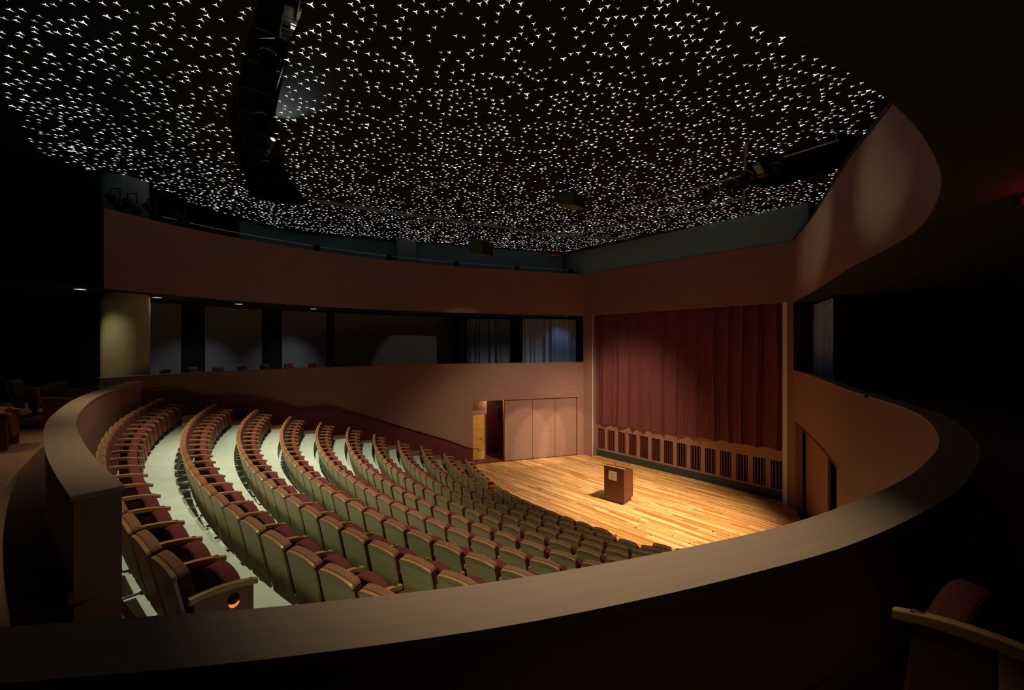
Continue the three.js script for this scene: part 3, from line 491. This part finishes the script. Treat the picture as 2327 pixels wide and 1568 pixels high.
// ---------------------------------------------------------------- gallery behind the left rail
{
  const wall = smooth([[4.6, 22.4], [0, 21.6], [-4, 20.6], [-7.6, 18.6], [-10.6, 16], [-12.6, 13.2], [-13.4, 10.5], [-13.4, 7], [-13, 2]], 0.3);
  struct('wall_gallery', wallGeo(wall, -0.2, BALC, BAND0 + 0.1), M.shell, 'dark back wall of the left gallery');
  const front = offsetLine(wall, 0.06);
  const g = scene.getObjectByName('wall_gallery');
  for (const [a, b] of [[410, 300], [594, 465], [742, 640], [1034, 760]]) part('fabric_panel', wallGeo(span(front, px(a), px(b)), 0.05, BALC, BAND0 + 0.06), M.fabricWall, g);
  const e = atRatio(front, px(1036));
  struct('wall_gallery_end', prism([e, [e[0] + 0.15, e[1] + 0.02], [-2.35, 19.3], [-2.5, 19.3]], BALC, BAND0 + 0.06), M.void);
  drape('curtain', [0.55, 20.15], [3.35, 21.0], BALC + 0.2, BAND0 - 0.12, M.drape, 'blue-grey curtain in the left gallery beside the stage corner', 0.09, 15);
  drape('curtain', [-2.3, 20.5], [-0.1, 21.1], BALC + 0.2, BAND0 - 0.1, M.drape, 'unlit curtain in the left gallery beside the lit panel', 0.09, 15);
  const t = thing('curtain_track', 'dark track with hooks above the gallery curtains', 'curtain track', W(0, 0, 0));
  part('track', pipe(W(-2.2, 19.58, BAND0 - 0.06), W(3.4, 21.02, BAND0 - 0.06), 0.02), M.blackMetal, t);
  for (let k = 0; k < 12; k++) part('hook', box(0.1, 0.08, 0.03, 0.65 + 2.65 * k / 11, BAND0 - 0.1, -(20.15 + 0.81 * k / 11)), M.blackMetal, t);
  // round column at the end of the rail
  const c = [-11.15, 11.5];
  struct('column', new THREE.CylinderGeometry(0.52, 0.52, BAND0 + 0.06 - BALC, 40).translate(c[0], (BAND0 + 0.06 + BALC) / 2, -c[1]), M.concrete, 'round pale concrete column at the end of the left gallery');
  struct('column', new THREE.CylinderGeometry(0.5, 0.5, CEIL - BAND0 - 0.3, 40).translate(c[0], (CEIL + BAND0 + 0.3) / 2, -c[1]), M.teal, 'upper part of the column, painted teal, under the star ceiling');
  // downlights
  [[182, 656, 'leftmost'], [357, 675, 'beside the column'], [543, 690, 'third from the left'], [712, 701, 'rightmost']].forEach(([x, y, w], k) => {
    const Z = 1.44 * FOCAL / (784 - y), p = [px(x) * Z, Z];
    const d = thing('downlight', `small round gallery downlight above the left rail, ${w}`, 'light', W(p[0], p[1], EYE + 1.445), 0, 'gallery downlights');
    part('trim_ring', new THREE.CylinderGeometry(0.13, 0.12, 0.05, 20, 1, true).translate(0, 0.0, 0), M.steel, d);
    part('lens', new THREE.CylinderGeometry(0.105, 0.105, 0.012, 20).translate(0, 0.0, 0), glow(0xffffff, 2.2), d);
    const o = k ? outward(p) : [0.45, 0.3]; const l = new THREE.SpotLight(k ? GALLERY : 0xfff0c4, [4, 4.5, 5, 5][k], 0, k ? 0.6 : 0.95, 0.9, 2); l.position.set(p[0], EYE + 1.4, -p[1]); l.target.position.set(p[0] + o[0] * 1.4, k ? BALC + 0.7 : BALC, -(p[1] + o[1] * 1.4)); l.castShadow = true; l.shadow.radius = 4; l.name = 'downlight_beam'; d.add(l); l.position.sub(d.position); scene.add(l.target);
  });
  {
    const p = [-8.6, 5.3], d = thing('downlight', 'unseen gallery downlight out of view, placed to light the left balcony floor', 'light', W(p[0], p[1], BAND0 + 0.01));  // out of view, placed to light the balcony floor
    part('trim_ring', new THREE.CylinderGeometry(0.13, 0.12, 0.05, 20, 1, true), M.steel, d); part('lens', new THREE.CylinderGeometry(0.105, 0.105, 0.012, 20), glow(0xffe2b8, 1.5), d);
    const l = new THREE.SpotLight(0xffe2b8, 9, 0, 0.75, 0.9, 2); l.name = 'downlight_beam'; l.position.set(0, -0.04, 0); l.target.position.set(-7.2, BALC, -5.2); l.castShadow = true; l.shadow.radius = 4; d.add(l); scene.add(l.target);
  }
  {
    const p = [2.7, 19.95], d = thing('downlight', 'unseen gallery downlight at the stage corner, placed to light the blue-grey curtain', 'light', W(p[0], p[1], BAND0 - 0.02));  // unseen lamp tucked under the soffit, placed to light the curtain below
    part('trim_ring', new THREE.CylinderGeometry(0.08, 0.08, 0.02, 16, 1, true), M.steel, d); part('lens', new THREE.CylinderGeometry(0.07, 0.07, 0.008, 16), glow(0xc8dcff, 0.3), d);
    const l = new THREE.SpotLight(0xc8dcff, 2, 0, 0.85, 1, 2); l.name = 'downlight_beam'; l.position.set(0, -0.04, 0); l.target.position.set(2.3, BALC + 0.2, -20.55); l.castShadow = true; l.shadow.radius = 3; d.add(l); scene.add(l.target);
  }
  // right gallery
  drape('curtain', [10.25, 13.55], [9.35, 11.6], RAIL - 0.3, BAND0 - 0.1, M.drape, 'dark blue-grey curtain in the right gallery beside the stage', 0.05, 20);
  struct('wall_gallery_right', prism([[10.0, 14.6], [12.5, 13.5], [12.6, 13.7], [10.1, 14.8]], BALC, BAND0 + 0.06), M.panel);
  struct('wall_gallery_side', wallGeo(smooth([[12.4, 13.6], [11.2, 10], [9.6, 6.8], [7.6, 4.2], [5.5, 1.6]], 0.4), 0.2, BALC, BAND0 + 0.06), M.shell);
}
function outward(p) { const d = [p[0] + 1, p[1] - 12], l = Math.hypot(...d); return [d[0] / l, d[1] / l]; }

// ---------------------------------------------------------------- lighting gear
function canLight(label, pos, target, I, half, pen, color, radius = 0.09, group) {
  const t = thing('spotlight', label, 'light', pos, 0, group);
  const dir = target.clone().sub(pos).normalize(), q = new THREE.Quaternion().setFromUnitVectors(new THREE.Vector3(0, -1, 0), dir);
  const orient = g => g.applyQuaternion(q);
  part('barrel', orient(new THREE.CylinderGeometry(radius * 0.85, radius * 1.15, 0.44, 18, 1, true).translate(0, 0.01, 0)), M.blackMetal, t);
  part('cap', orient(new THREE.SphereGeometry(radius * 0.85, 14, 8).scale(1, 0.6, 1).translate(0, 0.23, 0)), M.blackMetal, t);
  part('lens', orient(new THREE.CylinderGeometry(radius * 0.95, radius * 0.95, 0.012, 18).translate(0, 0.09, 0)), glow(color, I ? 0.03 : 0.02), t);
  part('rod', I ? pipe(new THREE.Vector3(0, 0.35, 0), new THREE.Vector3(0, Math.max(0.4, (pos.y > CEIL || inside([pos.x, -pos.z], HATCH) || inside([pos.x, -pos.z], SLOT) ? 12.06 : CEIL + 0.01) - pos.y), 0), 0.012, 6) : pipe(new THREE.Vector3(0, 0.2, 0), new THREE.Vector3(0, -0.3, 0), 0.02, 6), M.blackMetal, t);
  part('yoke', mergeGeometries([box(0.02, 0.3, 0.03, -radius * 1.25, 0.2, 0), box(0.02, 0.3, 0.03, radius * 1.25, 0.2, 0), box(radius * 2.6, 0.02, 0.03, 0, 0.35, 0)]), M.blackMetal, t);
  if (I) { const l = new THREE.SpotLight(color, I, 0, half * Math.PI / 180, pen, 2); l.name = 'spotlight_beam'; l.position.copy(dir).multiplyScalar(0.05); l.castShadow = true; l.shadow.radius = radius * 0.35 / 0.02; t.add(l); const tg = new THREE.Object3D(); tg.name = 'aim'; l.target.position.copy(target); scene.add(l.target); }
  return t;
}
canLight('unseen small black spotlight behind the hanging loudspeaker, placed to light the stage curtain', W(...UNSEEN_CURTAIN_SPOT.slice(0, 3)), W(...UNSEEN_CURTAIN_SPOT.slice(3, 6)), UNSEEN_CURTAIN_SPOT[6], UNSEEN_CURTAIN_SPOT[7], UNSEEN_CURTAIN_SPOT[8], UNSEEN_CURTAIN_SPOT[9], 0.06);
UNSEEN_STAGE_SPOTS.forEach((s, i) => canLight(`unseen black spotlight at the hatch lighting stage and left wall, ${ORD[i + 1]} from the photo's right`, W(s[0], s[1], s[2]), W(s[3], s[4], s[5]), s[6], s[7], s[8], s[9], 0.11, 'unseen stage spotlights at the hatch'));
HOUSE_SPOTS.forEach((s, i) => canLight(i < 3 ? `black spotlight in the curved ceiling slot over the seats, ${ORD[i + 1]} from the near end` : 'unseen black house spotlight under the near ceiling, lighting seats, parapet and right band', W(s[0], s[1], s[2]), W(s[3], s[4], s[5]), s[6], s[7], s[8], s[9], 0.12, 'house spotlights'));
{
  // pipes under the ceiling over the stage
  const pp = (label, a, b, r = 0.022) => { const t = thing('ceiling_pipe', label, 'pipe', W(a[0], a[1], CEIL - 0.14)); const e = W(b[0], b[1], CEIL - 0.14).sub(t.position); part('bar', pipe(new THREE.Vector3(), e, r), M.steel, t); for (const k of [0.05, 0.5, 0.95]) part('hanger', pipe(e.clone().multiplyScalar(k), e.clone().multiplyScalar(k).add(new THREE.Vector3(0, 0.14, 0)), 0.008, 6), M.steel, t); };
  pp('upper long steel pipe under the ceiling, parallel to the stage wall', [2.15, 15.4], [6.3, 10.75]);
  pp('lower long steel pipe under the ceiling, nearer the stage wall', [3.0, 16.3], [7.3, 12.4]);
  pp('steel pipe under the ceiling running towards the stage wall', [5.3, 9.0], [8.4, 14.5], 0.028);
  pp('short steel pipe along the edge of the dark ceiling hatch', [6.65, 9.75], [7.35, 8.95]);
  const cone = thing('hatch_lamp', 'pale slanted lamp housing with a red end beside the ceiling hatch', 'light', W(6.35, 10.25, CEIL - 0.2)); part('housing', rbox(0.62, 0.09, 0.16, 0.02).rotateY(0.85).translate(0, 0, 0), M.teal, cone); part('red_end', rbox(0.16, 0.14, 0.2, 0.02).rotateY(0.85).translate(0.25, -0.02, -0.28), std({ color: 0x7a2a1c, roughness: 0.6 }), cone);
  // loudspeakers
  const spk = (label, p, turn, w, h, d) => { const t = thing('loudspeaker', label, 'speaker', W(p[0], p[1], p[2]), turn); const s = new THREE.Shape(); s.moveTo(-d / 2, 0); s.lineTo(d / 2, h * 0.25); s.lineTo(d / 2, h); s.lineTo(-d / 2, h * 0.85); s.lineTo(-d / 2, 0); part('cabinet', new THREE.ExtrudeGeometry(s, { depth: w, bevelEnabled: true, bevelThickness: 0.01, bevelSize: 0.01, bevelSegments: 1 }).translate(0, 0, -w / 2).rotateY(Math.PI / 2), std({ color: 0x5c5a4c, roughness: 0.7 }), t); part('front_grille', box(w * 0.94, h * 0.72, 0.02, 0, h * 0.6, -d / 2 - 0.014), M.black, t); part('front_grille', box(w * 0.94, h * 0.72, 0.02, 0, h * 0.44, d / 2 + 0.014), M.black, t); part('hanger', mergeGeometries([pipe(new THREE.Vector3(-w * 0.3, h * 0.9, 0), new THREE.Vector3(-w * 0.3, CEIL - p[2], 0), 0.012, 6), pipe(new THREE.Vector3(w * 0.3, h * 0.9, 0), new THREE.Vector3(w * 0.3, CEIL - p[2], 0), 0.012, 6)]), M.blackMetal, t); };
  spk('black wedge loudspeaker hanging in the middle of the star ceiling', [1.8, 11.85, 9.55], 0.75, 0.6, 0.42, 0.5);
  spk('black loudspeaker hanging low above the left band near the stage corner', [-1.25, 16.4, 9.12], 0.95, 0.74, 0.7, 0.6);
  // rail and small floods on the left band
  const L = span(offsetLine(LEFT, -0.2), px(1390), px(330)).filter((p, i) => i % 3 === 0);
  const t = thing('band_rail', 'thin steel rail along the top of the left upper band', 'rail', W(0, 0, 0)); part('rail', tube(L.map(p => W(p[0], p[1], BAND1 + 0.22)), 0.018, 6, 120), std({ color: 0xd8d8d4, roughness: 0.5, metalness: 0.2 }), t);
  for (let k = 0; k < L.length; k += 6) part('post', pipe(W(L[k][0], L[k][1], BAND1), W(L[k][0], L[k][1], BAND1 + 0.22), 0.01, 6), M.steel, t);
  [720, 885, 1038, 1175, 1297].forEach((x, k) => { const p = atRatio(offsetLine(LEFT, -0.16), px(x)); const f = thing('flood_light', `small black flood light clamped on the left band, ${ORD[k + 1]} from the left`, 'light', W(p[0], p[1], BAND1 + 0.02), Math.atan2(-p[0], p[1]), 'flood lights on the left band'); part('head', rbox(0.24, 0.2, 0.16, 0.02, 0, 0.14, 0), M.blackMetal, f); part('clamp', box(0.05, 0.06, 0.05, 0, 0.03, 0), M.blackMetal, f); part('glass', box(0.19, 0.14, 0.006, 0, 0.14, 0.083), M.black, f); });
  [262, 300, 345, 410].forEach((x, k) => { const p = atRatio(offsetLine(LEFT, -0.16), px(x)); if (p) canLight(`unlit black spotlight on the far left of the upper band, ${ORD[k + 1]} from the left`, W(p[0], p[1], BAND1 + 0.28), W(p[0] + 4, p[1] + 1, 5), 0, 0, 0, 0x1a1a18, 0.1, 'unlit spotlights on the band'); });
  // gear in the curved slot
  const truss = thing('lighting_truss', 'black pipe truss with cross bars inside the curved ceiling slot', 'truss', W(0, 0, 0));
  const mid = smooth([[-2.9, 5.0], [-4.1, 6.7], [-5.2, 8.1], [-6.2, 9.7], [-7.0, 11.3], [-7.6, 12.8]], 0.5);
  for (const d of [-0.32, 0.32]) part('rail', tube(offsetLine(mid, d).map(p => W(p[0], p[1], CEIL + 0.42)), 0.025, 6, 60), M.blackMetal, truss);
  mid.forEach((p, i) => { if (i % 2 === 0) { const a = offsetLine(mid, -0.5)[i], b = offsetLine(mid, 0.5)[i]; part('cross_bar', pipe(W(...a, CEIL + 0.42), W(...b, CEIL + 0.42), 0.02, 6), M.blackMetal, truss); part('drop_rod', pipe(W(...p, CEIL + 0.42), W(...p, 12.05), 0.012, 6), M.steel, truss); } });
  const lou = thing('louvred_work_light', 'lit louvred work light behind bars at the near end of the ceiling slot', 'light', W(-3.35, 6.4, CEIL + 0.25), 0.6);
  part('housing', mergeGeometries([box(0.62, 0.02, 0.5, 0, 0.2, 0), box(0.62, 0.2, 0.02, 0, 0.1, -0.25), box(0.02, 0.2, 0.5, -0.31, 0.1, 0), box(0.02, 0.2, 0.5, 0.31, 0.1, 0)]), M.blackMetal, lou);
  part('lamp', new THREE.CylinderGeometry(0.04, 0.04, 0.34, 12).rotateZ(Math.PI / 2).translate(0, 0.12, -0.1), glow(0xfff6e0, 0.8), lou);
  part('reflector', box(0.56, 0.01, 0.44, 0, 0.185, 0), std({ color: 0x55574f, roughness: 0.6 }), lou);
  for (let k = 0; k < 4; k++) part('louvre', box(0.6, 0.012, 0.06).rotateX(0.5).translate(0, 0.02, -0.2 + 0.13 * k), std({ color: 0x6f7064, roughness: 0.6 }), lou);
  const pl = new THREE.PointLight(0xfff6e0, 0.07, 0, 2); pl.name = 'work_light_glow'; pl.position.set(0, 0.06, 0.05); pl.castShadow = true; lou.add(pl);
  // small unseen lamp in the slot, placed to light the ceiling sheet beside it
  const gz = canLight('unseen small black lamp at the slot edge, placed to light a ceiling patch', W(-5.2, 8.55, CEIL - 0.5), W(-4.55, 8.0, CEIL), 6, 40, 1, 0xd8e6e0, 0.05);
  const beam = smooth([[-6.4, 13.0], [-4.6, 14.0], [-1.1, 15.55], [2.0, 17.05], [5.1, 17.7]], 0.3);
  struct('trim_4', wallGeo(beam, -0.06, CEIL - 0.1, CEIL + 0.02), M.teal, 'thin curved beam across the far part of the star ceiling');
  const rx = thing('exit_marker', 'small red marker light under the soffit at the right edge of the photo', 'light', W(4.92, 3.82, BAND0 - 0.09));
  part('housing', rbox(0.16, 0.1, 0.06, 0.01), M.blackMetal, rx); part('lens', box(0.12, 0.06, 0.006, 0, 0, 0.032), glow(0xff1030, 0.08), rx);
  const rl = new THREE.PointLight(0xff2018, 0.1, 0, 2); rl.name = 'marker_glow'; rl.position.set(-0.1, -0.1, 0.12); rl.castShadow = true; rx.add(rl);
  // red exit marker under the far corner of the ceiling
  const ex = thing('exit_marker', 'tiny red marker light under the far corner of the ceiling', 'light', W(2.2, 20.3, CEIL - 0.18)); part('housing', box(0.4, 0.14, 0.08), M.blackMetal, ex); part('lens', box(0.36, 0.1, 0.006, 0, 0, 0.044), glow(0xff1a14, 0.05), ex);
}
renderer.render(scene, camera);
